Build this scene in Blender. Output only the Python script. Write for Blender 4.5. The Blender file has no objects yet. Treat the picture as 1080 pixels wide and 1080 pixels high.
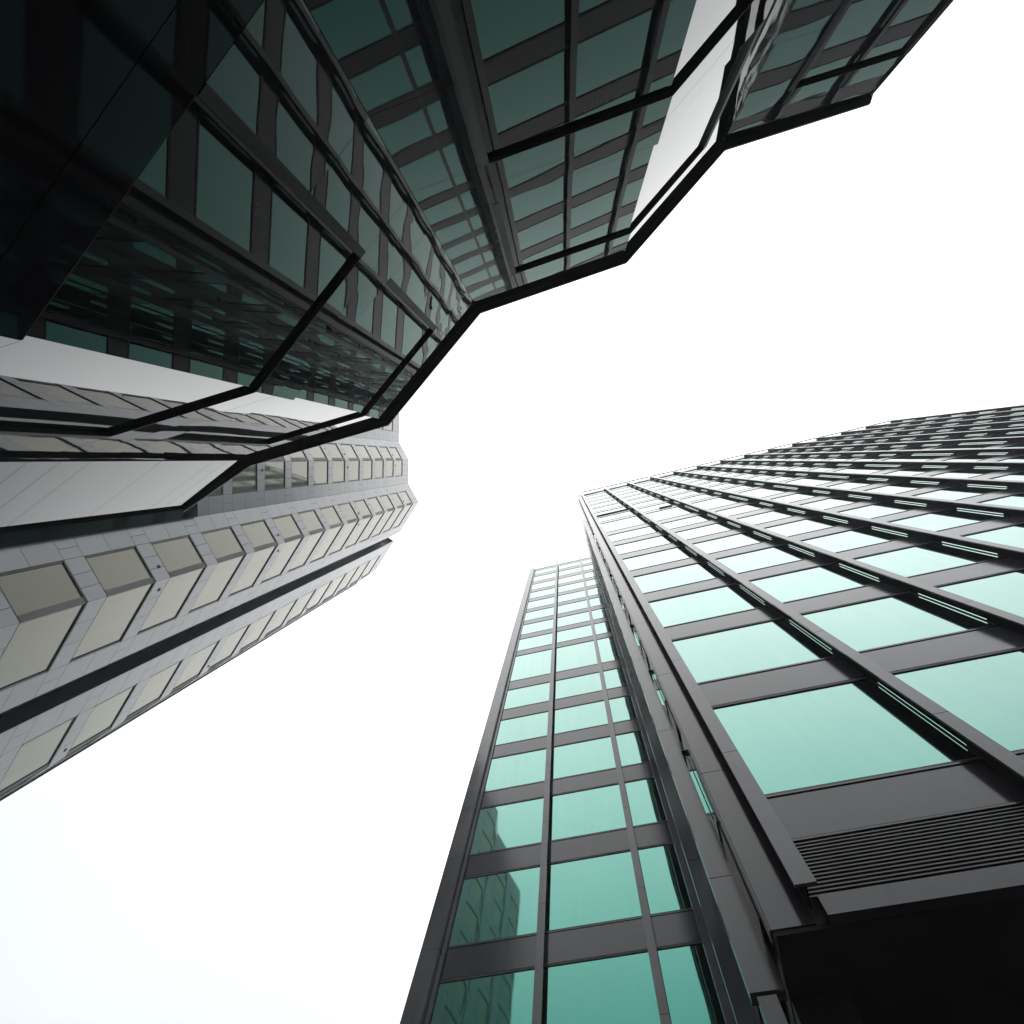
import bpy, math, random
from mathutils import Vector, Matrix
random.seed(7)
C = bpy.context.scene.collection
R = math.radians

# ------------------------------------------------------------------ camera, sky, light
F_PX, ZX, ZY, CAMZ = 640.0, 592.5, 484.0, 1.6      # focal length and zenith point on a 1080 px frame
z = Vector((ZX - 540, ZY - 540, F_PX)).normalized()
Q = z.rotation_difference(Vector((0, 0, 1))).to_matrix()
cam = bpy.data.objects.new('camera', bpy.data.cameras.new('camera'))
C.objects.link(cam)
cx, cy, cz = Q @ Vector((1, 0, 0)), Q @ Vector((0, -1, 0)), Q @ Vector((0, 0, -1))
m = Matrix((cx, cy, cz)).transposed().to_4x4()
m.translation = (0, 0, CAMZ)
cam.matrix_world = m
cam.data.sensor_width = 36
cam.data.lens = F_PX / 1080 * 36
cam.data.clip_end = 2000
cam.data.clip_start = 0.05
bpy.context.scene.camera = cam

w = bpy.data.worlds.new('World'); bpy.context.scene.world = w
w.use_nodes = True
nt = w.node_tree; nt.nodes.clear()
N = nt.nodes.new; L = nt.links.new
out = N('ShaderNodeOutputWorld'); bg = N('ShaderNodeBackground'); bg.inputs['Strength'].default_value = 0.1
sky = N('ShaderNodeTexSky'); sky.sky_type = 'NISHITA'; sky.sun_disc = False
SUN_EL, SUN_AZ = 62, 200
sky.sun_elevation = R(SUN_EL); sky.sun_rotation = R(SUN_AZ)
tc = N('ShaderNodeTexCoord'); sep = N('ShaderNodeSeparateXYZ'); L(tc.outputs['Generated'], sep.inputs[0])
grad = N('ShaderNodeValToRGB'); L(sep.outputs['Z'], grad.inputs['Fac'])
e = grad.color_ramp.elements
e[0].position = 0.0; e[0].color = (0.36, 0.40, 0.45, 1)
e[1].position = 1.0; e[1].color = (1.0, 1.0, 1.0, 1)
for p, c in ((0.45, (0.44, 0.475, 0.50)), (0.67, (0.55, 0.575, 0.59)), (0.78, (0.82, 0.84, 0.845)), (0.9, (0.95, 0.96, 0.96))):
    k = grad.color_ramp.elements.new(p); k.color = (*c, 1)
noi = N('ShaderNodeTexNoise'); noi.inputs['Scale'].default_value = 2.2; noi.inputs['Detail'].default_value = 5
L(tc.outputs['Generated'], noi.inputs['Vector'])
mr = N('ShaderNodeMapRange'); L(noi.outputs['Fac'], mr.inputs['Value'])
mr.inputs['From Min'].default_value = 0.3; mr.inputs['From Max'].default_value = 0.7
mr.inputs['To Min'].default_value = 18.5; mr.inputs['To Max'].default_value = 21.5
vm = N('ShaderNodeVectorMath'); vm.operation = 'SCALE'
L(grad.outputs['Color'], vm.inputs[0]); L(mr.outputs[0], vm.inputs['Scale'])
mix = N('ShaderNodeMix'); mix.data_type = 'RGBA'; mix.inputs['Factor'].default_value = 0.95
L(sky.outputs[0], mix.inputs['A']); L(vm.outputs[0], mix.inputs['B'])
L(mix.outputs['Result'], bg.inputs['Color']); L(bg.outputs[0], out.inputs['Surface'])

sun = bpy.data.objects.new('sun', bpy.data.lights.new('sun', 'SUN')); C.objects.link(sun)
sun.data.energy = 0.5; sun.data.angle = R(178); sun.data.color = (1, 0.97, 0.93)
sd = Vector((math.sin(R(SUN_AZ)) * math.cos(R(SUN_EL)), math.cos(R(SUN_AZ)) * math.cos(R(SUN_EL)), math.sin(R(SUN_EL))))
sun.rotation_euler = sd.to_track_quat('Z', 'Y').to_euler()
vs = bpy.context.scene.view_settings
vs.view_transform = 'Standard'; vs.look = 'None'; vs.exposure = 0.0; vs.gamma = 1.0
cy_ = bpy.context.scene.cycles
cy_.max_bounces = 8; cy_.glossy_bounces = 6; cy_.diffuse_bounces = 3

# ------------------------------------------------------------------ materials
def new_mat(name):
    m = bpy.data.materials.new(name); m.use_nodes = True
    t = m.node_tree; t.nodes.clear()
    return m, t, t.nodes.new, t.links.new

def coat_mat(name, col, rough, ior=1.5, var=0.25, scale=1.2, streak=True, metal=0.0, bump=0.0, bscale=1.0, spec_noise=0.0, stretch=(1, 1, 0.12)):
    m, t, N, L = new_mat(name)
    o = N('ShaderNodeOutputMaterial'); p = N('ShaderNodeBsdfPrincipled'); L(p.outputs[0], o.inputs[0])
    tc = N('ShaderNodeTexCoord'); mp = N('ShaderNodeMapping'); L(tc.outputs['Object'], mp.inputs['Vector'])
    mp.inputs['Scale'].default_value = stretch if streak else (1, 1, 1)
    n1 = N('ShaderNodeTexNoise'); n1.inputs['Scale'].default_value = scale; n1.inputs['Detail'].default_value = 8; n1.inputs['Roughness'].default_value = 0.65
    L(mp.outputs[0], n1.inputs['Vector'])
    n2 = N('ShaderNodeTexNoise'); n2.inputs['Scale'].default_value = scale * 0.35; n2.inputs['Detail'].default_value = 3
    L(tc.outputs['Object'], n2.inputs['Vector'])
    ad = N('ShaderNodeMath'); ad.operation = 'ADD'; L(n1.outputs['Fac'], ad.inputs[0]); L(n2.outputs['Fac'], ad.inputs[1])
    mr = N('ShaderNodeMapRange'); mr.inputs['From Min'].default_value = 0.7; mr.inputs['From Max'].default_value = 1.3
    mr.inputs['To Min'].default_value = 1 - var; mr.inputs['To Max'].default_value = 1 + var
    L(ad.outputs[0], mr.inputs['Value'])
    geo = N('ShaderNodeNewGeometry')
    # every panel (mesh island) has its own slight tone
    mr2 = N('ShaderNodeMapRange'); mr2.inputs['To Min'].default_value = 1 - var * 0.45; mr2.inputs['To Max'].default_value = 1 + var * 0.45
    L(geo.outputs['Random Per Island'], mr2.inputs['Value'])
    mu = N('ShaderNodeMath'); mu.operation = 'MULTIPLY'; L(mr.outputs[0], mu.inputs[0]); L(mr2.outputs[0], mu.inputs[1])
    sc = N('ShaderNodeVectorMath'); sc.operation = 'SCALE'; sc.inputs[0].default_value = col; L(mu.outputs[0], sc.inputs['Scale'])
    L(sc.outputs[0], p.inputs['Base Color'])
    rr = N('ShaderNodeMapRange'); rr.inputs['From Min'].default_value = 0.3; rr.inputs['From Max'].default_value = 0.7
    rr.inputs['To Min'].default_value = rough * 0.75; rr.inputs['To Max'].default_value = min(1, rough * 1.3)
    L(n1.outputs['Fac'], rr.inputs['Value']); L(rr.outputs[0], p.inputs['Roughness'])
    p.inputs['Metallic'].default_value = metal
    p.inputs['IOR'].default_value = ior
    if bump:
        b = N('ShaderNodeBump'); nb = N('ShaderNodeTexNoise'); nb.inputs['Scale'].default_value = bscale; nb.inputs['Detail'].default_value = 1.5
        L(tc.outputs['Object'], nb.inputs['Vector'])
        b.inputs['Strength'].default_value = 1.0; b.inputs['Distance'].default_value = bump
        L(nb.outputs['Fac'], b.inputs['Height']); L(b.outputs[0], p.inputs['Normal'])
    return m

def wavy(t, N, L, dist, scale, detail=1.0, per_island=True, stretch=(1, 1, 1)):
    """slow waves in a reflecting sheet, each sheet bowed differently"""
    tc = N('ShaderNodeTexCoord'); geo = N('ShaderNodeNewGeometry')
    mp = N('ShaderNodeMapping'); L(tc.outputs['Object'], mp.inputs['Vector']); mp.inputs['Scale'].default_value = stretch
    sc = N('ShaderNodeMath'); sc.operation = 'MULTIPLY'; sc.inputs[1].default_value = 37.0 if per_island else 0.0
    L(geo.outputs['Random Per Island'], sc.inputs[0])
    n = N('ShaderNodeTexNoise'); n.noise_dimensions = '4D'; n.inputs['Scale'].default_value = scale; n.inputs['Detail'].default_value = detail
    n.inputs['Roughness'].default_value = 0.4
    L(mp.outputs[0], n.inputs['Vector']); L(sc.outputs[0], n.inputs['W'])
    b = N('ShaderNodeBump'); b.inputs['Strength'].default_value = 1.0; b.inputs['Distance'].default_value = dist
    L(n.outputs['Fac'], b.inputs['Height'])
    return b, tc, geo

def mirror_glass(name, tint, edge, dist, scale, power=2.5, dirt=0.06, stretch=(1, 1, 1), lift=0.0, inside=None):
    """coated sun-control glass: tinted mirror head-on, whiter at a glancing angle"""
    m, t, N, L = new_mat(name)
    o = N('ShaderNodeOutputMaterial')
    b, tc, geo = wavy(t, N, L, dist, scale, stretch=stretch)
    g = N('ShaderNodeBsdfAnisotropic'); g.inputs['Roughness'].default_value = 0.03; L(b.outputs[0], g.inputs['Normal'])
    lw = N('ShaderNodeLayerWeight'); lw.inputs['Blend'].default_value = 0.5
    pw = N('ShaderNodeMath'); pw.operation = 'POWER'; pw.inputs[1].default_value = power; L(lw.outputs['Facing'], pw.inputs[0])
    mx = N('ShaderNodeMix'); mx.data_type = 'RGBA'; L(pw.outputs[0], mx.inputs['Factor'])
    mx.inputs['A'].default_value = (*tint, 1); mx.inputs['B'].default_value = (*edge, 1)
    # faint rain streaks and dust
    mp = N('ShaderNodeMapping'); mp.inputs['Scale'].default_value = (4, 4, 0.25); L(tc.outputs['Object'], mp.inputs['Vector'])
    n = N('ShaderNodeTexNoise'); n.inputs['Scale'].default_value = 1.5; n.inputs['Detail'].default_value = 6; L(mp.outputs[0], n.inputs['Vector'])
    mr = N('ShaderNodeMapRange'); mr.inputs['From Min'].default_value = 0.35; mr.inputs['From Max'].default_value = 0.7
    mr.inputs['To Min'].default_value = 1 + dirt; mr.inputs['To Max'].default_value = 1 - dirt * 1.5; L(n.outputs['Fac'], mr.inputs['Value'])
    mr2 = N('ShaderNodeMapRange'); mr2.inputs['To Min'].default_value = 0.94; mr2.inputs['To Max'].default_value = 1.04
    L(geo.outputs['Random Per Island'], mr2.inputs['Value'])
    mu = N('ShaderNodeMath'); mu.operation = 'MULTIPLY'; L(mr.outputs[0], mu.inputs[0]); L(mr2.outputs[0], mu.inputs[1])
    sc = N('ShaderNodeVectorMath'); sc.operation = 'SCALE'; L(mx.outputs['Result'], sc.inputs[0]); L(mu.outputs[0], sc.inputs['Scale'])
    L(sc.outputs[0], g.inputs['Color'])
    d = N('ShaderNodeBsdfDiffuse'); d.inputs['Color'].default_value = (*(inside or [0.05 + 0.1 * v for v in tint]), 1)
    ms = N('ShaderNodeMixShader'); ms.inputs[0].default_value = 0.93 - lift
    L(d.outputs[0], ms.inputs[1]); L(g.outputs[0], ms.inputs[2]); L(ms.outputs[0], o.inputs[0])
    return m

def dark_mirror(name, col, ior, dist, scale, rough=0.02, stretch=(1, 1, 1), detail=1.0):
    m, t, N, L = new_mat(name)
    o = N('ShaderNodeOutputMaterial'); p = N('ShaderNodeBsdfPrincipled'); L(p.outputs[0], o.inputs[0])
    b, tc, geo = wavy(t, N, L, dist, scale, detail, stretch=stretch)
    L(b.outputs[0], p.inputs['Normal'])
    n = N('ShaderNodeTexNoise'); n.inputs['Scale'].default_value = 0.8; n.inputs['Detail'].default_value = 8; L(tc.outputs['Object'], n.inputs['Vector'])
    mr = N('ShaderNodeMapRange'); mr.inputs['From Min'].default_value = 0.35; mr.inputs['From Max'].default_value = 0.75
    mr.inputs['To Min'].default_value = rough * 0.6; mr.inputs['To Max'].default_value = rough * 2.2; L(n.outputs['Fac'], mr.inputs['Value'])
    L(mr.outputs[0], p.inputs['Roughness'])
    p.inputs['Base Color'].default_value = (*col, 1); p.inputs['IOR'].default_value = ior
    return m

M = {}
M['metal'] = coat_mat('dark_bronze_panel', (0.029, 0.029, 0.035), 0.14, 1.43, 0.3, 1.6)
M['fin'] = coat_mat('fin_metal', (0.068, 0.068, 0.073), 0.17, 1.45, 0.34, 2.5)
M['gasket'] = coat_mat('black_gasket', (0.012, 0.012, 0.014), 0.5, 1.4, 0.1, 2)
M['web'] = coat_mat('shaded_fin_web', (0.008, 0.008, 0.009), 0.8, 1.12, 0.2, 2)  # near black: the shade behind the fin flange is put into the colour
M['slat'] = coat_mat('louvre_slat_metal', (0.05, 0.05, 0.055), 0.4, 1.5, 0.15, 2)
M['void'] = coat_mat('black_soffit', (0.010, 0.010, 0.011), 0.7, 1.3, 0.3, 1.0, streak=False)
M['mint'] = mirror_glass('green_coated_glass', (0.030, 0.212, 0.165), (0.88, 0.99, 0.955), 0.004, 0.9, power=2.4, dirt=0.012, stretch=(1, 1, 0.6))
M['stone'] = coat_mat('pale_grey_stone', (0.30, 0.303, 0.315), 0.22, 1.5, 0.10, 1.3, streak=True)
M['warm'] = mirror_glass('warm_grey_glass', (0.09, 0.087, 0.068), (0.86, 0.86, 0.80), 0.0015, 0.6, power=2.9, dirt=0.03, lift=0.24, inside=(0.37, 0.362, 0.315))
M['bronze'] = coat_mat('window_frame_bronze', (0.02, 0.019, 0.018), 0.45, 1.45, 0.15, 2)
M['reveal'] = coat_mat('brown_grey_reveal', (0.085, 0.081, 0.077), 0.5, 1.45, 0.15, 2)
M['slot'] = coat_mat('dark_slot_cladding', (0.012, 0.014, 0.026), 0.4, 1.4, 0.2, 1)
M['panel'] = dark_mirror('black_polished_panel', (0.010, 0.010, 0.011), 1.53, 0.010, 0.8, 0.012, stretch=(1, 1, 0.8), detail=1.6)
M['panel_flat'] = dark_mirror('black_polished_panel_flat', (0.010, 0.010, 0.011), 1.55, 0.005, 0.7, 0.012, stretch=(1, 1, 0.8), detail=1.6)
M['panel_low'] = dark_mirror('black_satin_base_panel', (0.006, 0.006, 0.007), 1.22, 0.008, 0.8, 0.03, stretch=(1, 1, 0.8))
M['pane'] = dark_mirror('black_window_glass', (0.006, 0.007, 0.007), 1.58, 0.0018, 0.5, 0.006)
M['black'] = coat_mat('black_frame_paint', (0.008, 0.008, 0.009), 0.55, 1.35, 0.1, 2)
M['joint'] = coat_mat('dark_joint', (0.006, 0.006, 0.006), 0.8, 1.2, 0.1, 2)
M['paving'] = coat_mat('grey_paving', (0.17, 0.165, 0.16), 0.85, 1.4, 0.25, 0.8, streak=False)
M['roof'] = coat_mat('roof_membrane', (0.12, 0.12, 0.12), 0.9, 1.3, 0.2, 0.5, streak=False)

# ------------------------------------------------------------------ mesh helpers
class Frame:
    """a wall: origin o (plan), u along the wall, n pointing out of it; z is height above the ground"""
    def __init__(s, o, u, n): s.o, s.u, s.n = Vector((*o, 0)), Vector((*u, 0)), Vector((*n, 0))
    def p(s, t, d, z): return s.o + s.u * t + s.n * d + Vector((0, 0, z))
    def c(s, t, d, z): return s.p(t, d, z)

class MB:
    def __init__(s): s.v, s.f, s.mi = [], [], []
    def quad(s, a, b, c, d, mi=0):
        k = len(s.v); s.v += [a, b, c, d]; s.f.append((k, k + 1, k + 2, k + 3)); s.mi.append(mi)
    def box(s, fr, t0, t1, d0, d1, z0, z1, mi=0):
        k = len(s.v)
        for zz in (z0, z1):
            s.v += [fr.p(t0, d0, zz), fr.p(t1, d0, zz), fr.p(t1, d1, zz), fr.p(t0, d1, zz)]
        for q in ((0, 3, 2, 1), (4, 5, 6, 7), (0, 1, 5, 4), (1, 2, 6, 5), (2, 3, 7, 6), (3, 0, 4, 7)):
            s.f.append(tuple(k + i for i in q)); s.mi.append(mi)
    def pane(s, fr, t0, t1, d, z0, z1, mi=0, th=0.02):
        s.box(fr, t0, t1, d - th, d, z0, z1, mi)
    def prism(s, pts, z0, z1, mi=0, cap=True):
        k = len(s.v); n = len(pts)
        s.v += [Vector((x, y, z0)) for x, y in pts] + [Vector((x, y, z1)) for x, y in pts]
        for i in range(n):
            j = (i + 1) % n; s.f.append((k + i, k + j, k + n + j, k + n + i)); s.mi.append(mi)
        if cap:
            s.f.append(tuple(k + i for i in range(n))[::-1]); s.mi.append(mi)
            s.f.append(tuple(k + n + i for i in range(n))); s.mi.append(mi)
    def build(s, name, mats, parent=None, base=None):
        base = base or (BASE.get(parent.name, None) if parent else None) or Vector((0, 0, 0))
        me = bpy.data.meshes.new(name)
        me.from_pydata([tuple(v - base) for v in s.v], [], s.f)
        if not isinstance(mats, (list, tuple)): mats = [mats]
        for a in mats: me.materials.append(a)
        for p, i in zip(me.polygons, s.mi): p.material_index = i
        me.update()
        o = bpy.data.objects.new(name, me); C.objects.link(o)
        if parent: o.parent = parent
        BASE[o.name] = base
        return o
BASE = {}

def thing(name, loc, label, cat):
    o = bpy.data.objects.new(name, None); C.objects.link(o)
    o.location = loc; o['label'] = label; o['category'] = cat
    BASE[o.name] = Vector(loc); return o

cinv = cam.matrix_world.inverted()
def pix(P):
    q = cinv @ P
    if q.z > -0.1: return None
    return 540 + F_PX * q.x / -q.z, 540 - F_PX * q.y / -q.z

def area(fr, t0, t1, z0, z1):
    """share of the frame a wall rectangle takes (0 when outside)"""
    ps = [pix(fr.p(t, 0, zz)) for t, zz in ((t0, z0), (t1, z0), (t1, z1), (t0, z1))]
    if any(p is None for p in ps): return 0
    cxm = sum(p[0] for p in ps) / 4; cym = sum(p[1] for p in ps) / 4
    if not (-60 < cxm < 1140 and -60 < cym < 1140): return 0
    mid = fr.p((t0 + t1) / 2, 0, (z0 + z1) / 2)
    if (Vector((0, 0, CAMZ)) - mid).dot(fr.n) <= 0: return 0
    return abs(sum(ps[i][0] * ps[(i + 1) % 4][1] - ps[(i + 1) % 4][0] * ps[i][1] for i in range(4))) / 2

def ccw(poly):
    a = sum(poly[i][0] * poly[(i + 1) % len(poly)][1] - poly[(i + 1) % len(poly)][0] * poly[i][1] for i in range(len(poly)))
    return poly if a > 0 else poly[::-1]

# ------------------------------------------------------------------ ground
g = MB(); fw = Frame((0, 0), (1, 0), (0, 1))
g.quad(Vector((-140, -140, 0)), Vector((140, -140, 0)), Vector((140, 140, 0)), Vector((-140, 140, 0)))
go = g.build('ground', M['paving']); go['kind'] = 'structure'

# ------------------------------------------------------------------ dark metal tower with green glass
TH = R(-13.2)
U, V = (math.cos(TH), math.sin(TH)), (-math.sin(TH), math.cos(TH))
def tn(t, n): return (t * U[0] + n * V[0], t * U[1] + n * V[1])
D1, D2, SIDE = 4.31, 11.13, 0.82
WB = [v + CAMZ for v in (6.87, 10.38, 13.88, 17.41, 20.95, 24.56, 28.25, 32.0, 37.25, 40.8, 44.4, 47.95, 51.6, 55.2, 59.0, 62.7)]
WT = [b + 2.5 for b in WB]; WT[7] = 36.25 + CAMZ; WT[15] = 65.45 + CAMZ
ROOF1, ROOF2, SOFFIT = 67.4 + CAMZ, 66.0 + CAMZ, 4.95 + CAMZ
PITCH, FIN0, NB = 2.552, 1.228, 13
tmain = FIN0 + PITCH * NB
fm = Frame(tn(0, D1), U, (-V[0], -V[1]))          # main face, t to the right
fwg = Frame(tn(0, D2), U, (-V[0], -V[1]))         # face of the wing set further back
fs = Frame(tn(SIDE, 0), V, (-U[0], -U[1]))        # flank between the two; t runs away from the camera
tower = thing('dark_office_tower', (*tn(12, 12), 0), 'dark bronze metal office tower with projecting vertical fins and mint green reflecting windows', 'office tower')

# core volume
core = MB()
main_poly = [tn(SIDE, D1 + 0.05), tn(tmain + 0.4, D1 + 0.05), tn(tmain + 0.4, 34), tn(SIDE, 34)]
main_poly = [tn(SIDE + 0.05, D1 + 0.05)] + [tn(tmain + 0.35, D1 + 0.05), tn(tmain + 0.35, 34), tn(SIDE + 0.05, 34)]
core.prism(ccw(main_poly), SOFFIT + 0.02, ROOF1 - 0.3)
wing_poly = [tn(-6.0, D2 + 0.05), tn(SIDE + 0.05, D2 + 0.05), tn(SIDE + 0.05, 33.9), tn(-6.0, 33.9)]
core.prism(ccw(wing_poly), 0.02, ROOF2 - 0.3)
core.build('wall', M['gasket'], tower)
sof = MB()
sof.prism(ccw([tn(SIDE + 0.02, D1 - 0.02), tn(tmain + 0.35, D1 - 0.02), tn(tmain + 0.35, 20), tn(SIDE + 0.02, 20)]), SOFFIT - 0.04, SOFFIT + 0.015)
sof.build('soffit', M['void'], tower)  # soffit painted near black to stand for the low light under the overhang
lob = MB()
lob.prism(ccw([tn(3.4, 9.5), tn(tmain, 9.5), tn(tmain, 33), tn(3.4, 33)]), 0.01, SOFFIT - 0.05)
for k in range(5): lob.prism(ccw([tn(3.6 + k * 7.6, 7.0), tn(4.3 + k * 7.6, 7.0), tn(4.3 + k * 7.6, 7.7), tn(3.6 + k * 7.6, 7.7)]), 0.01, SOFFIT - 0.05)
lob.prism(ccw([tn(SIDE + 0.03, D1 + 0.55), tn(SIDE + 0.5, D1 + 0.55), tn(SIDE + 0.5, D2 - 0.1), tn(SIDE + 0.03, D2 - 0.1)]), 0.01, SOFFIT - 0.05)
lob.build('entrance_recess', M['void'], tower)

wins = []        # (area, frame, t0, t1, z0, z1)
def facade(fr, bays, rooftop, z_lo, lvl=0, spandrel_d=0.022, t_in=None):
    """spandrel bands between the storeys of one wall; windows are collected and built afterwards"""
    ts0, ts1 = bays[0][0], bays[-1][1]
    for k in range(lvl, len(WB)):
        lo = WT[k - 1] if k > lvl else z_lo
        hi = WB[k]
        sp = MB()
        for (a, b) in bays:
            sp.box(fr, a + 0.03, b - 0.03, 0.0, spandrel_d, lo + 0.035, hi - 0.075)
            sp.box(fr, a + 0.03, b - 0.03, 0.0, 0.035, hi - 0.062, hi - 0.030)       # sill profile
        sp.build('spandrel', M['metal'], tower)
        for (a, b) in bays:
            z1 = min(WT[k], rooftop - 0.35)
            wins.append((area(fr, a, b, WB[k], z1), fr, a + 0.007, b - 0.007, WB[k], z1))
    sp = MB()
    for (a, b) in bays: sp.box(fr, a, b, 0.0, spandrel_d, WT[-1] + 0.035, rooftop)
    sp.build('parapet', M['metal'], tower)

bays_main = [(FIN0 + PITCH * i, FIN0 + PITCH * (i + 1)) for i in range(NB)]
# louvre zone 5.25 .. 6.03 is below the first spandrel
facade(fm, bays_main, ROOF1, 6.03 + CAMZ)
WM = [-3.035, -0.487]
bays_wing = [(-5.46, WM[0]), (WM[0], WM[1]), (WM[1], SIDE - 0.02)]
facade(fwg, bays_wing, ROOF2, 9.35 + CAMZ, lvl=1)
SF = [4.76, 7.03, 9.30]
bays_side = [(D1 + 0.12, SF[0]), (SF[0], SF[1]), (SF[1], SF[2]), (SF[2], D2 - 0.02)]
facade(fs, bays_side, ROOF1, 5.3 + CAMZ)
fr_ = Frame(tn(-6.0, 0), V, (-U[0], -U[1]))
facade(fr_, [(D2 + 0.6 + 2.6 * i, D2 + 0.6 + 2.6 * (i + 1)) for i in range(8)], ROOF2, 9.35 + CAMZ, lvl=1)
fe = Frame(tn(tmain + 0.40, 0), V, U)
facade(fe, [(D1 + 0.6 + 2.6 * i, D1 + 0.6 + 2.6 * (i + 1)) for i in range(10)], ROOF1, 5.3 + CAMZ)

def window_frame(mb, fr, a, b, z0, z1, mi=0):
    w_ = 0.028
    mb.box(fr, a, b, 0.003, 0.018, z0 - 0.026, z0 + w_, mi); mb.box(fr, a, b, 0.003, 0.018, z1 - w_, z1 + 0.03, mi)
    mb.box(fr, a, a + 0.006, 0.0015, 0.006, z0 + w_ - 0.001, z1 - w_ + 0.001, mi); mb.box(fr, b - 0.006, b, 0.0015, 0.006, z0 + w_ - 0.001, z1 - w_ + 0.001, mi)

wins.sort(key=lambda q: -q[0])
rest = MB()
for i, (ar, fr, a, b, z0, z1) in enumerate(wins):
    if i < 100:
        f = MB(); window_frame(f, fr, a, b, z0, z1); fo = f.build('window', M['gasket'], tower)
        p = MB(); p.pane(fr, a, b, 0.0, z0 - 0.02, z1 + 0.02, th=0.03); po = p.build('pane', M['mint'], fo, BASE[tower.name])
    else:
        window_frame(rest, fr, a, b, z0, z1, 0); rest.pane(fr, a, b, 0.0, z0 - 0.02, z1 + 0.02, 1, th=0.03)
ro = rest.build('window', [M['gasket'], M['mint']], tower); ro['kind'] = 'stuff'

# two vents stand open high on the main face
for (bay, lv, a0, a1) in ((0, 9, 0.03, 0.97), (1, 8, 0.50, 0.80)):
    v = MB(); t0, t1 = bays_main[bay]
    v.box(fm, t0 + (t1 - t0) * a0, t0 + (t1 - t0) * a1, 0.02, 0.09, WB[lv] - 0.02, WB[lv] + 0.05)
    v.build('open_vent', M['black'], tower)

JZ = [SOFFIT - 0.2 + 0.12]
def segs(z0, z1, cuts, gap=0.010):
    zs = [z0] + [c for c in cuts if z0 + 0.3 < c < z1 - 0.3] + [z1]
    return [(a + (gap / 2 if i else 0), b - (gap / 2 if i < len(zs) - 2 else 0)) for i, (a, b) in enumerate(zip(zs, zs[1:]))]
CUT = [3.505 * k + 11.05 - 3.505 + CAMZ for k in range(19)]     # joints in the fins

def fin(fr, t, z0, z1, depth=0.246, half=0.095, webh=0.006, slots=True, lvl=0, flange=0.03):
    f = MB()
    for a, b in segs(z0, z1, CUT):
        f.box(fr, t - half, t + half, depth - flange, depth, a, b)
        f.box(fr, t - webh, t + webh, 0.047, depth - flange, a, b, 1)
    f.box(fr, t - webh, t + webh, 0.0, 0.021, z0, z1, 1)
    prev = z0
    for k in range(lvl, len(WB)):
        top = WT[k]
        f.box(fr, t - webh, t + webh, 0.021, 0.047, prev, WB[k] + 0.25, 1)
        prev = top - 0.25
    f.box(fr, t - webh, t + webh, 0.021, 0.047, prev, z1, 1)
    return f.build('fin', [M['fin'], M['web']], tower)

for i in range(NB + 1):
    fin(fm, FIN0 + PITCH * i, 5.16 + CAMZ, ROOF1 + 0.06)
for t in WM:
    fin(fwg, t, 0.05, ROOF2 + 0.35, lvl=1)
# the flank has three broad blades standing out towards the alley
def blade(fr, t, z0, z1):
    f = MB()
    for a, b in segs(z0, z1, [c - 1.3 for c in CUT]):
        f.box(fr, t - 0.06, t + 0.06, 0.065, 0.30, a, b)
    prev = z0
    for k in range(len(WB)):
        f.box(fr, t - 0.05, t + 0.05, 0.0, 0.065, prev, WB[k] + 0.35); prev = WT[k] - 0.35
    f.box(fr, t - 0.05, t + 0.05, 0.0, 0.065, prev, z1)
    f.box(fr, t - 0.04, t + 0.04, 0.09, 0.25, 0.03, z0 - 0.02)
    f.build('fin', M['fin'], tower)
for t in SF: blade(fs, t, 4.85 + CAMZ, ROOF1 + 0.05)
# corner panel of the main face, with its returns
cp = MB()
for a, b in segs(4.97 + CAMZ, ROOF1, CUT):
    cp.box(fm, SIDE + 0.004, FIN0 - 0.03, 0.0, 0.030, a, b)
    cp.box(fs, D1 - 0.024, D1 + 0.10, 0.0, 0.012, a, b)
cp.build('corner_panel', M['metal'], tower)
# corner column of the wing
cc = MB()
for a, b in segs(0.02, ROOF2, [c - 0.9 for c in CUT]):
    cc.box(fwg, -6.07, -5.60, 0.0, 0.20, a, b); cc.box(fwg, -5.58, -5.47, 0.0, 0.05, a, b)
    cc.box(fr_, D2 - 0.19, D2 + 0.5, 0.0, 0.06, a, b)
cc.build('corner_column', M['fin'], tower)
# louvres above the entrance recess and the beam under them
lv = MB()
nsl = 15
for (a, b) in bays_main:
    for k in range(nsl):
        zz = 5.24 + CAMZ + k * 0.050
        lv.box(fm, a + 0.02, b - 0.02, 0.010, 0.045, zz, zz + 0.016)
lv.build('louvre', M['slat'], tower)
bm = MB(); bm.box(fm, FIN0 + 0.07, tmain + 0.4, 0.0, 0.12, 4.93 + CAMZ, 5.155 + CAMZ)
bm.box(fm, FIN0 + 0.07, tmain + 0.4, 0.0, 0.05, 5.99 + CAMZ, 6.02 + CAMZ)
bm.build('beam', M['metal'], tower)
cop = MB()
cop.prism(ccw([tn(SIDE - 0.02, D1 - 0.03), tn(tmain + 0.42, D1 - 0.03), tn(tmain + 0.42, 34), tn(SIDE - 0.02, 34)]), ROOF1 + 0.001, ROOF1 + 0.06)
cop.prism(ccw([tn(-6.05, D2 - 0.03), tn(SIDE - 0.03, D2 - 0.03), tn(SIDE - 0.03, 33.9), tn(-6.05, 33.9)]), ROOF2 + 0.001, ROOF2 + 0.06)
cop.box(fm, SIDE, tmain + 0.1, 0.15, 0.246, ROOF1 + 0.061, ROOF1 + 0.11)
cop.box(fwg, -5.6, SIDE - 0.3, 0.20, 0.246, ROOF2 + 0.061, ROOF2 + 0.11)
cop.build('roof', M['metal'], tower)

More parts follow.
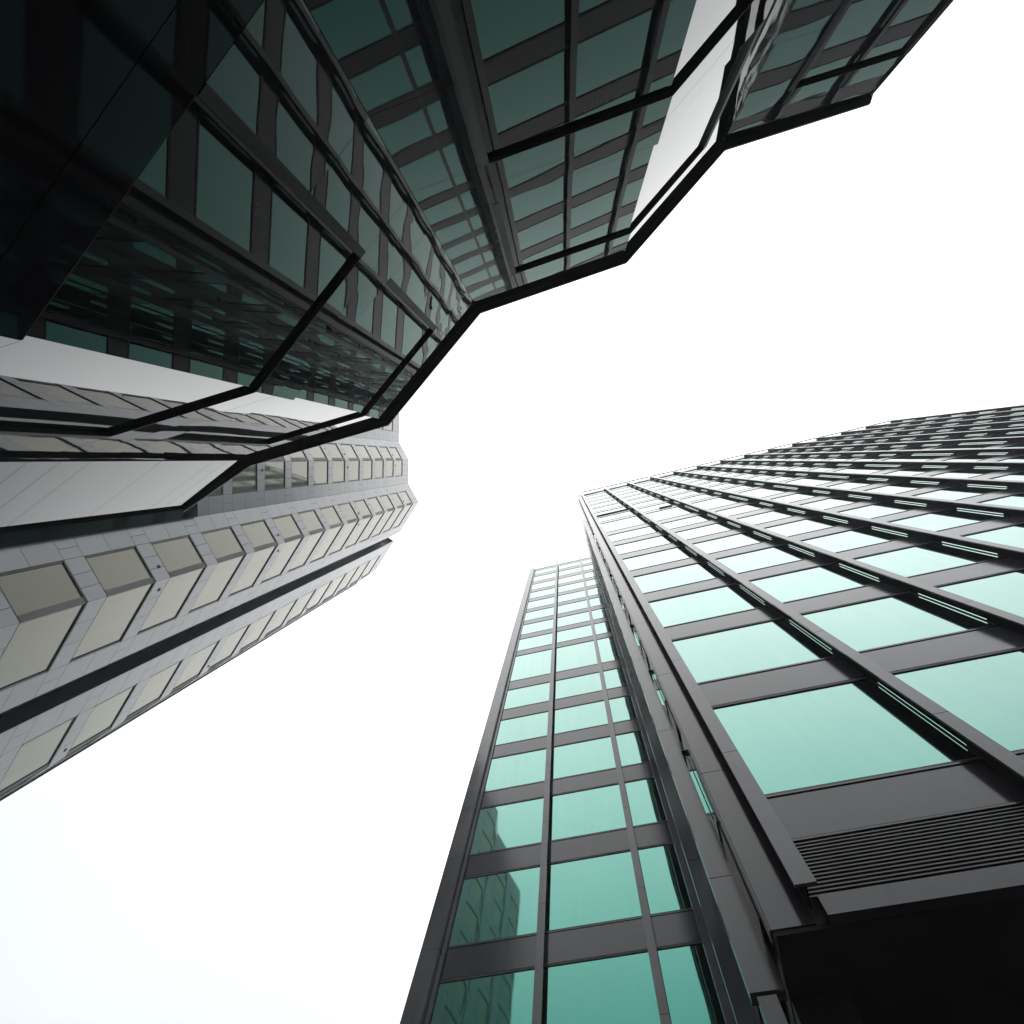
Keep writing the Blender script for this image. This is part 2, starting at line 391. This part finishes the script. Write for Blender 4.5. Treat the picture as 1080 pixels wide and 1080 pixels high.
# ------------------------------------------------------------------ black polished building overhead
HB = 10.6
bl = thing('black_reflective_building', (-4, -8, 0), 'low black faceted building overhead whose polished panels and wraparound windows mirror the towers', 'building')
PT = {}
def unproj(px, py, H):
    d = Q @ Vector((px - 540, py - 540, F_PX)); d = d / d.z
    return (d.x * H, d.y * H)
names = ['Y0', 'YZ', 'ZA', 'AB', 'BC', 'CD', 'DE']
pts = [(190.4, 537.4), (260.7, 485.6), (405.5, 443), (502.6, 324.4), (657.5, 270.8), (762, 151), (918, 103)]
BP = [unproj(x, y, HB) for x, y in pts]
back = [(BP[6][0] + 3.5, BP[6][1] - 14), (BP[0][0] - 0.6, BP[6][1] - 14)]
poly = BP + back
zr = lambda h: h * HB + CAMZ
ROWS = [-0.15 + 0.0005, -0.051, 0.1155, 0.2015, 0.279, 0.316, 0.447, 0.572, 0.612, 0.655, 0.778, 0.900, 0.940, 0.975, 1.0]
# openings on each facet: t range (share of its length), wraps over the corner at its end or its start
OPEN = {'YZ-ZA': (0.34, 1.0), 'ZA-AB': (0.0, 0.715), 'AB-BC': (0.275, 1.0), 'BC-CD': (0.0, 0.69), 'CD-DE': (0.285, 1.0), }
WROWS = [(0.655, 0.900), (0.316, 0.572), (-0.012, 0.2015)]
RE = 0.045        # depth of the window recess
SK = 0.02        # thickness of the cladding sheet
corebl = MB()
def offset_poly(poly, d):
    n = len(poly); res = []
    P = [Vector((x, y)) for x, y in poly]
    a = sum(P[i].cross(P[(i + 1) % n]) for i in range(n)); sg = 1 if a > 0 else -1
    for i in range(n):
        e0 = (P[i] - P[i - 1]).normalized(); e1 = (P[(i + 1) % n] - P[i]).normalized()
        n0 = Vector((e0.y, -e0.x)) * sg; n1 = Vector((e1.y, -e1.x)) * sg
        k = (n0 + n1); k = k / (k.length_squared) * 2
        res.append(tuple(P[i] + k * d))
    return res
facets = []
npoly = len(poly)
ctr = Vector((sum(p[0] for p in poly) / npoly, sum(p[1] for p in poly) / npoly))
for i in range(npoly):
    a, b = Vector(poly[i]), Vector(poly[(i + 1) % npoly])
    u = (b - a).normalized(); n = Vector((u.y, -u.x))
    if i < 6 and n.dot(-a) < 0: n = -n
    if i >= 6 and n.dot((a + b) / 2 - ctr) < 0: n = -n
    facets.append((Frame(a, u, n), (b - a).length, (names[i] if i < 7 else 'K') + '-' + (names[i + 1] if i < 6 else '')))
corebl.prism(ccw(offset_poly(poly, -RE - 0.06)), 0.01, zr(1.0) - 0.02)
corebl.build('wall', M['joint'], bl)
GAP = 0.007
mit = {}
for fi, (fr, Lf, nm) in enumerate(facets):
    op = OPEN.get(nm)
    vis = fi < 6
    pn = MB()
    # joint backing 3 mm behind the sheets, cut where the windows are
    for (h0, h1) in zip(ROWS, ROWS[1:]):
        z0, z1 = zr(h0) + GAP / 2, zr(h1) - GAP / 2
        inwin = [wr for wr in WROWS if h0 >= wr[0] - 0.01 and h1 <= wr[1] + 0.01]
        if op and inwin:
            rngs = []
            if op[0] > 0: rngs.append((0.0, op[0] * Lf))
            if op[1] < 1: rngs.append((op[1] * Lf, Lf))
        else:
            if op and vis:                      # long courses are split in line with the window jamb
                cut = op[0] * Lf if op[0] > 0 else op[1] * Lf
                rngs = [(0, cut - GAP / 2), (cut + GAP / 2, Lf)] if h0 >= 0.90 or (h0 < 0.9 and False) else [(0, Lf)]
            else:
                nn = max(1, round(Lf / 2.4)); rngs = [(Lf * k / nn + GAP / 2, Lf * (k + 1) / nn - GAP / 2) for k in range(nn)]
            if not vis: pass
        for (a, b) in rngs:
            if nm.startswith('Y0'):             # this facet has narrower slabs
                pass
            if b - a < 0.03: continue
            ea = 0.003 if a < 0.01 else 0.0; eb = 0.003 if b > Lf - 0.01 else 0.0
            pn.box(fr, a + ea, b - eb, -SK, 0.0, z0, z1, 2 if h1 < 0.32 and nm == 'ZA-AB' else 0)
            pn.box(fr, a + ea + 0.001, b - eb - 0.001, -RE - 0.05, -SK - 0.004, z0 - GAP / 2 + 0.0005, z1 + GAP / 2 - 0.0005, 1)
    pn.build('facade_panel', [M['panel'] if nm in ('ZA-AB', 'CD-DE') else M['panel_flat'], M['joint'], M['panel_low']], bl)

# windows that wrap over a corner: frame, sheet of glass on either side
fdict = {nm: (fr, Lf) for fr, Lf, nm in facets}
pairs = [('YZ-ZA', 'ZA-AB'), ('AB-BC', 'BC-CD'), ('CD-DE', None)]
FRW = 0.012
for (na, nb_) in pairs:
    for (h0, h1) in WROWS:
        z0, z1 = zr(h0), zr(h1)
        fmb, gl = MB(), MB()
        fa, La = fdict[na]; fb, Lb = fdict[nb_ or 'DE-']
        ta = OPEN[na][0] * La
        tb = OPEN[nb_][1] * Lb if nb_ else 0
        n_a, n_b = fa.n, fb.n
        # corner of the inner (glass) planes
        dot = n_a.dot(n_b); shift = RE * (1 - dot) / max(1e-6, math.sqrt(max(0.0, 1 - dot * dot)))
        cross = (fa.u.x * fb.u.y - fa.u.y * fb.u.x)
        conv = (fb.u.dot(n_a) < 0)
        for (fr, a, b, other) in ((fa, ta, La, 'end'), (fb, 0.0, tb, 'start'))[:2 if nb_ else 1]:
            if not nb_: shift = 0.01
            ga, gb = a, b
            if other == 'end': gb = b - shift if conv else b + shift
            else: ga = a + shift if conv else a - shift
            gl.box(fr, ga, gb, -RE - 0.03, -RE, z0 - 0.03, z1 + 0.03)
            # frame on the glass and lining of the recess
            fmb.box(fr, ga, gb, -RE + 0.002, -RE + 0.03, z1 - FRW, z1 - 0.002)
            fmb.box(fr, ga, gb, -RE + 0.002, -RE + 0.008, z0 + 0.0065, z0 + FRW)
            la, lb = a, b
            fmb.box(fr, min(la, ga), min(lb, gb) if conv else lb, -RE + 0.031, 0.004, z1 - 0.006, z1 + 0.006)
            fmb.box(fr, min(la, ga), min(lb, gb) if conv else lb, -RE + 0.031, -0.002, z0 + 0.001, z0 + 0.006)
            if not nb_: fmb.box(fr, b - 0.075, b - 0.002, -RE + 0.002, 0.004, z0 + 0.007, z1 - 0.007)
            if other == 'end':  # jamb faces widened in black to stand for their reflection in the glass
                fmb.box(fr, a, a + 0.085, -RE + 0.002, 0.004, z0 + 0.007, z1 - 0.007)
            else:
                fmb.box(fr, b - 0.085, b, -RE + 0.002, 0.004, z0 + 0.007, z1 - 0.007)
        fo = fmb.build('window', M['black'], bl)
        gl.build('pane', M['pane'], fo, BASE[bl.name])

cap = MB()
outp = offset_poly(poly, 0.105)
outp[6] = unproj(918.3, 108.8, HB + 0.002)
outp[0] = tuple(BP[0][i] + facets[0][0].n[i] * 0.06 for i in range(2))
cap.prism(ccw(outp), zr(1.0) + 0.002, zr(1.0) + 0.055)
cap.build('roof', M['black'], bl)

# ------------------------------------------------------------------ pale stone tower
HS = 51.0
st = thing('stone_tower', (-24, 4, 0), 'tall pale grey stone tower with zigzag corner windows and a dark vertical slot', 'office tower')
rp = [(421.5, 437), (420.7, 466), (431, 485), (430.4, 509.6), (441.5, 529.6)]
SP = [Vector(unproj(x, y, HS)) for x, y in rp]
d62 = Vector((math.cos(R(61.7)), math.sin(R(61.7)))); d92 = Vector((math.cos(R(92.7)), math.sin(R(92.7))))
d123 = Vector((math.cos(R(123.3)), math.sin(R(123.3)))); d185 = Vector((math.cos(R(185.5)), math.sin(R(185.5))))
d154 = Vector((math.cos(R(147.5)), math.sin(R(147.5))))
A0 = SP[0] - d62 * (0.036 * HS)
B0 = A0 - (SP[2] - SP[1]).length * 0 * d62 - d92 * (0.042 * HS); B1 = B0 - d62 * (0.036 * HS); B2 = B1 - d92 * (0.042 * HS); B3 = B2 - d62 * (0.036 * HS)
P6 = SP[4] + d123 * (0.0615 * HS); S0 = SP[4] + d123 * (0.0795 * HS); S1 = S0 + d123 * (0.0612 * HS)
S2 = S1 + d154 * 1.9; S3 = S2 + d185 * 3.0
inn = Vector((-math.sin(R(123.3)), math.cos(R(123.3))))      # into the body
if inn.dot(S0) < 0: inn = -inn
SLOTD = 2.6
chain = [B3, B2, B1, B0, A0] + SP + [P6]
chain2 = [S0, S1, S2, S3]
zs = lambda h: h * HS + CAMZ
NF = 19
STOP = [zs(0.9617 - 0.0521 * k) for k in range(NF)]
SWIN = 0.0393 * HS
REC = 0.032
stone_poly = [tuple(p) for p in chain] + [tuple(P6 + inn * SLOTD), tuple(S0 + inn * SLOTD)] + [tuple(p) for p in chain2] + [(-40, S3.y + 1), (-40, B3.y - 6), (B3.x - 5, B3.y - 6)]
inner = offset_poly(stone_poly, -REC - 0.10)
cs = MB(); cs.prism(ccw(inner), 0.01, zs(1.0) - 0.05)
cs.build('wall', M['joint'], st)
top = MB(); top.prism(ccw(offset_poly(stone_poly, 0.0)), zs(1.0) - 0.045, zs(1.0) + 0.02); top.build('roof', M['stone'], st)

swins = []
def stone_face(a, b, w0, w1, wrap):
    """wall from a to b; window column between shares w0 and w1 of its length; wrap = the end where the window meets the corner"""
    u = (b - a).normalized(); n = Vector((u.y, -u.x)); Lf = (b - a).length
    if n.dot(-a) < 0: n = -n
    fr = Frame(a, u, n); g_ = 0.012; s = MB()
    t0, t1 = w0 * Lf, w1 * Lf
    tb0, tb1 = (0.0, t0) if wrap == 'end' else (t1, Lf)            # the pier beside the window
    mid = (tb0 + tb1) / 2
    def slab(x0, x1, za, zb):
        if x1 - x0 < 0.02 or zb - za < 0.02: return
        s.box(fr, x0 + g_ / 2, x1 - g_ / 2, -0.06, 0.0, za + g_ / 2, zb - g_ / 2)
        s.box(fr, x0, x1, -REC - 0.09, -0.065, za, zb, 1)
    cols = [(tb0, tb1)]
    hi = zs(1.0) - 0.05
    for k in range(NF):
        zt = STOP[k]; zb = zt - SWIN
        # spandrel above this window
        x = [t0, t0 + (t1 - t0) * 0.36, t0 + (t1 - t0) * 0.68, t1] if wrap == 'end' else [t0, t0 + (t1 - t0) * 0.32, t0 + (t1 - t0) * 0.64, t1]
        for q in range(3): slab(x[q], x[q + 1], zt, hi)
        slab(tb0, mid, zt, hi); slab(mid, tb1, zt, hi)
        slab(tb0, tb1, zb, (zt + zb) / 2); slab(tb0, tb1, (zt + zb) / 2, zt)
        hi = zb
        swins.append((area(fr, t0, t1, zb, zt), fr, t0, t1, zb, zt, wrap))
    for zz in range(int(hi // 3) + 1):
        lo_ = max(0.02, hi - 3)
        for (x0, x1) in ((0, Lf / 2), (Lf / 2, Lf)): slab(x0, x1, lo_, hi)
        hi = lo_
        if hi <= 0.03: break
    s.build('facade_panel', [M['stone'], M['joint']], st)
    return fr, Lf
faces = []
defs = [(chain[0], chain[1], 0.33, 1.0, 'end'), (chain[1], chain[2], 0.0, 0.66, 'start'), (chain[2], chain[3], 0.33, 1.0, 'end'), (chain[3], chain[4], 0.0, 0.66, 'start'),
        (chain[4], chain[5], 0.33, 1.0, 'end'), (chain[5], chain[6], 0.0, 0.66, 'start'), (chain[6], chain[7], 0.33, 1.0, 'end'),
        (chain[7], chain[8], 0.0, 0.66, 'start'), (chain[8], chain[9], 0.33, 1.0, 'end'), (chain[9], chain[10], 0.0, 0.72, 'start'),
        (S0, S1, 0.33, 1.0, 'end'), (S1, S2, 0.0, 0.6, 'start'), (S2, S3, 0.3, 0.95, 'end')]
for d in defs: faces.append(stone_face(*d))

def stone_window(f, p, fr, t0, t1, zb, zt, wrap, mf=0, mr_=1, mg=0):
    wd = 0.058
    # head, sill and jamb lining; the bar at the corner is wider and paler
    f.box(fr, t0, t1, -REC + 0.001, 0.006, zt - wd, zt, mf)
    f.box(fr, t0, t1, -REC + 0.001, -0.01, zb, zb + 0.045, mf)
    if wrap == 'end':
        f.box(fr, t0, t0 + 0.065, -REC + 0.001, -0.004, zb + 0.046, zt - wd - 0.001, mf)
        f.box(fr, t1 - 0.17, t1 - 0.004, -REC + 0.001, -0.006, zb + 0.046, zt - wd - 0.001, mr_)
    else:
        f.box(fr, t0 + 0.004, t0 + 0.05, -REC + 0.001, -0.006, zb + 0.046, zt - wd - 0.001, mr_)
        f.box(fr, t1 - 0.065, t1, -REC + 0.001, -0.004, zb + 0.046, zt - wd - 0.001, mf)
    p.box(fr, t0, t1, -REC - 0.03, -REC, zb, zt, mg)
swins.sort(key=lambda q: -q[0])
rest = MB()
for i, (ar, fr, t0, t1, zb, zt, wrap) in enumerate(swins):
    if i < 100:
        f, p = MB(), MB(); stone_window(f, p, fr, t0, t1, zb, zt, wrap)
        fo = f.build('window', [M['bronze'], M['reveal']], st); p.build('pane', M['warm'], fo, BASE[st.name])
    else:
        stone_window(rest, rest, fr, t0, t1, zb, zt, wrap, 0, 1, 2)
ro = rest.build('window', [M['bronze'], M['reveal'], M['warm']], st); ro['kind'] = 'stuff'
# the dark slot between the two halves
sl = MB()
n5 = faces[9][0].n.to_2d()
fsl = Frame(P6, d123, n5)
wslot = (S0 - P6).length
ztop = zs(0.955)
sl.box(fsl, -0.0, 0.03, -SLOTD, -0.001, 0.02, ztop); sl.box(fsl, wslot - 0.03, wslot, -SLOTD, -0.001, 0.02, ztop)
sl.box(fsl, 0.031, wslot - 0.031, -SLOTD + 0.5, -0.45, 0.02, ztop)
sl.build('slot_cladding', M['slot'], st)
# small round anchors set in the cladding
an = MB()
def disc(fr, t, zz, r=0.055):
    k = len(an.v); n = 12
    for dd in (0.0005, 0.02):
        an.v += [fr.p(t + r * math.cos(2 * math.pi * i / n), dd, zz + r * math.sin(2 * math.pi * i / n)) for i in range(n)]
    an.f.append(tuple(k + n + i for i in range(n))); an.mi.append(0)
    for i in range(n):
        j = (i + 1) % n; an.f.append((k + i, k + j, k + n + j, k + n + i)); an.mi.append(0)
for kf in (1, 5, 9, 12, 16):
    zz = STOP[kf] + 0.42
    for fi, (fr, Lf) in enumerate(faces[4:11]):
        w0, w1, wr = defs[fi][2], defs[fi][3], defs[fi][4]
        disc(fr, Lf - 0.42 if wr == 'end' else 0.42, zz)
an.build('anchor', M['black'], st)
# dark glass cladding on the lower part of one face
fr, Lf = faces[7]
dg = MB()
zc = 0.02; ztg = zs(0.405)
for k in range(8):
    z0 = 0.02 + (ztg - 0.02) * k / 8; z1 = 0.02 + (ztg - 0.02) * (k + 1) / 8
    for (a, b) in ((0.0, 0.5), (0.5, 1.0)): dg.box(fr, a * Lf + 0.01, b * Lf - 0.01, 0.03, 0.10, z0 + 0.006, z1 - 0.006)
dg.build('dark_glass_cladding', M['panel_low'], st)

# ------------------------------------------------------------------ thin haze of the overcast day
hz = MB(); hz.box(Frame((0, 0), (1, 0), (0, 1)), -150, 150, -150, 150, -1, 74)
ho = hz.build('haze', []); ho['kind'] = 'stuff'
m, t, N, L = new_mat('haze')
o = N('ShaderNodeOutputMaterial'); v = N('ShaderNodeVolumePrincipled'); L(v.outputs[0], o.inputs['Volume'])
v.inputs['Color'].default_value = (0.97, 0.98, 1.0, 1); v.inputs['Density'].default_value = 0.0015
v.inputs['Anisotropy'].default_value = 0.3
ho.data.materials.append(m)
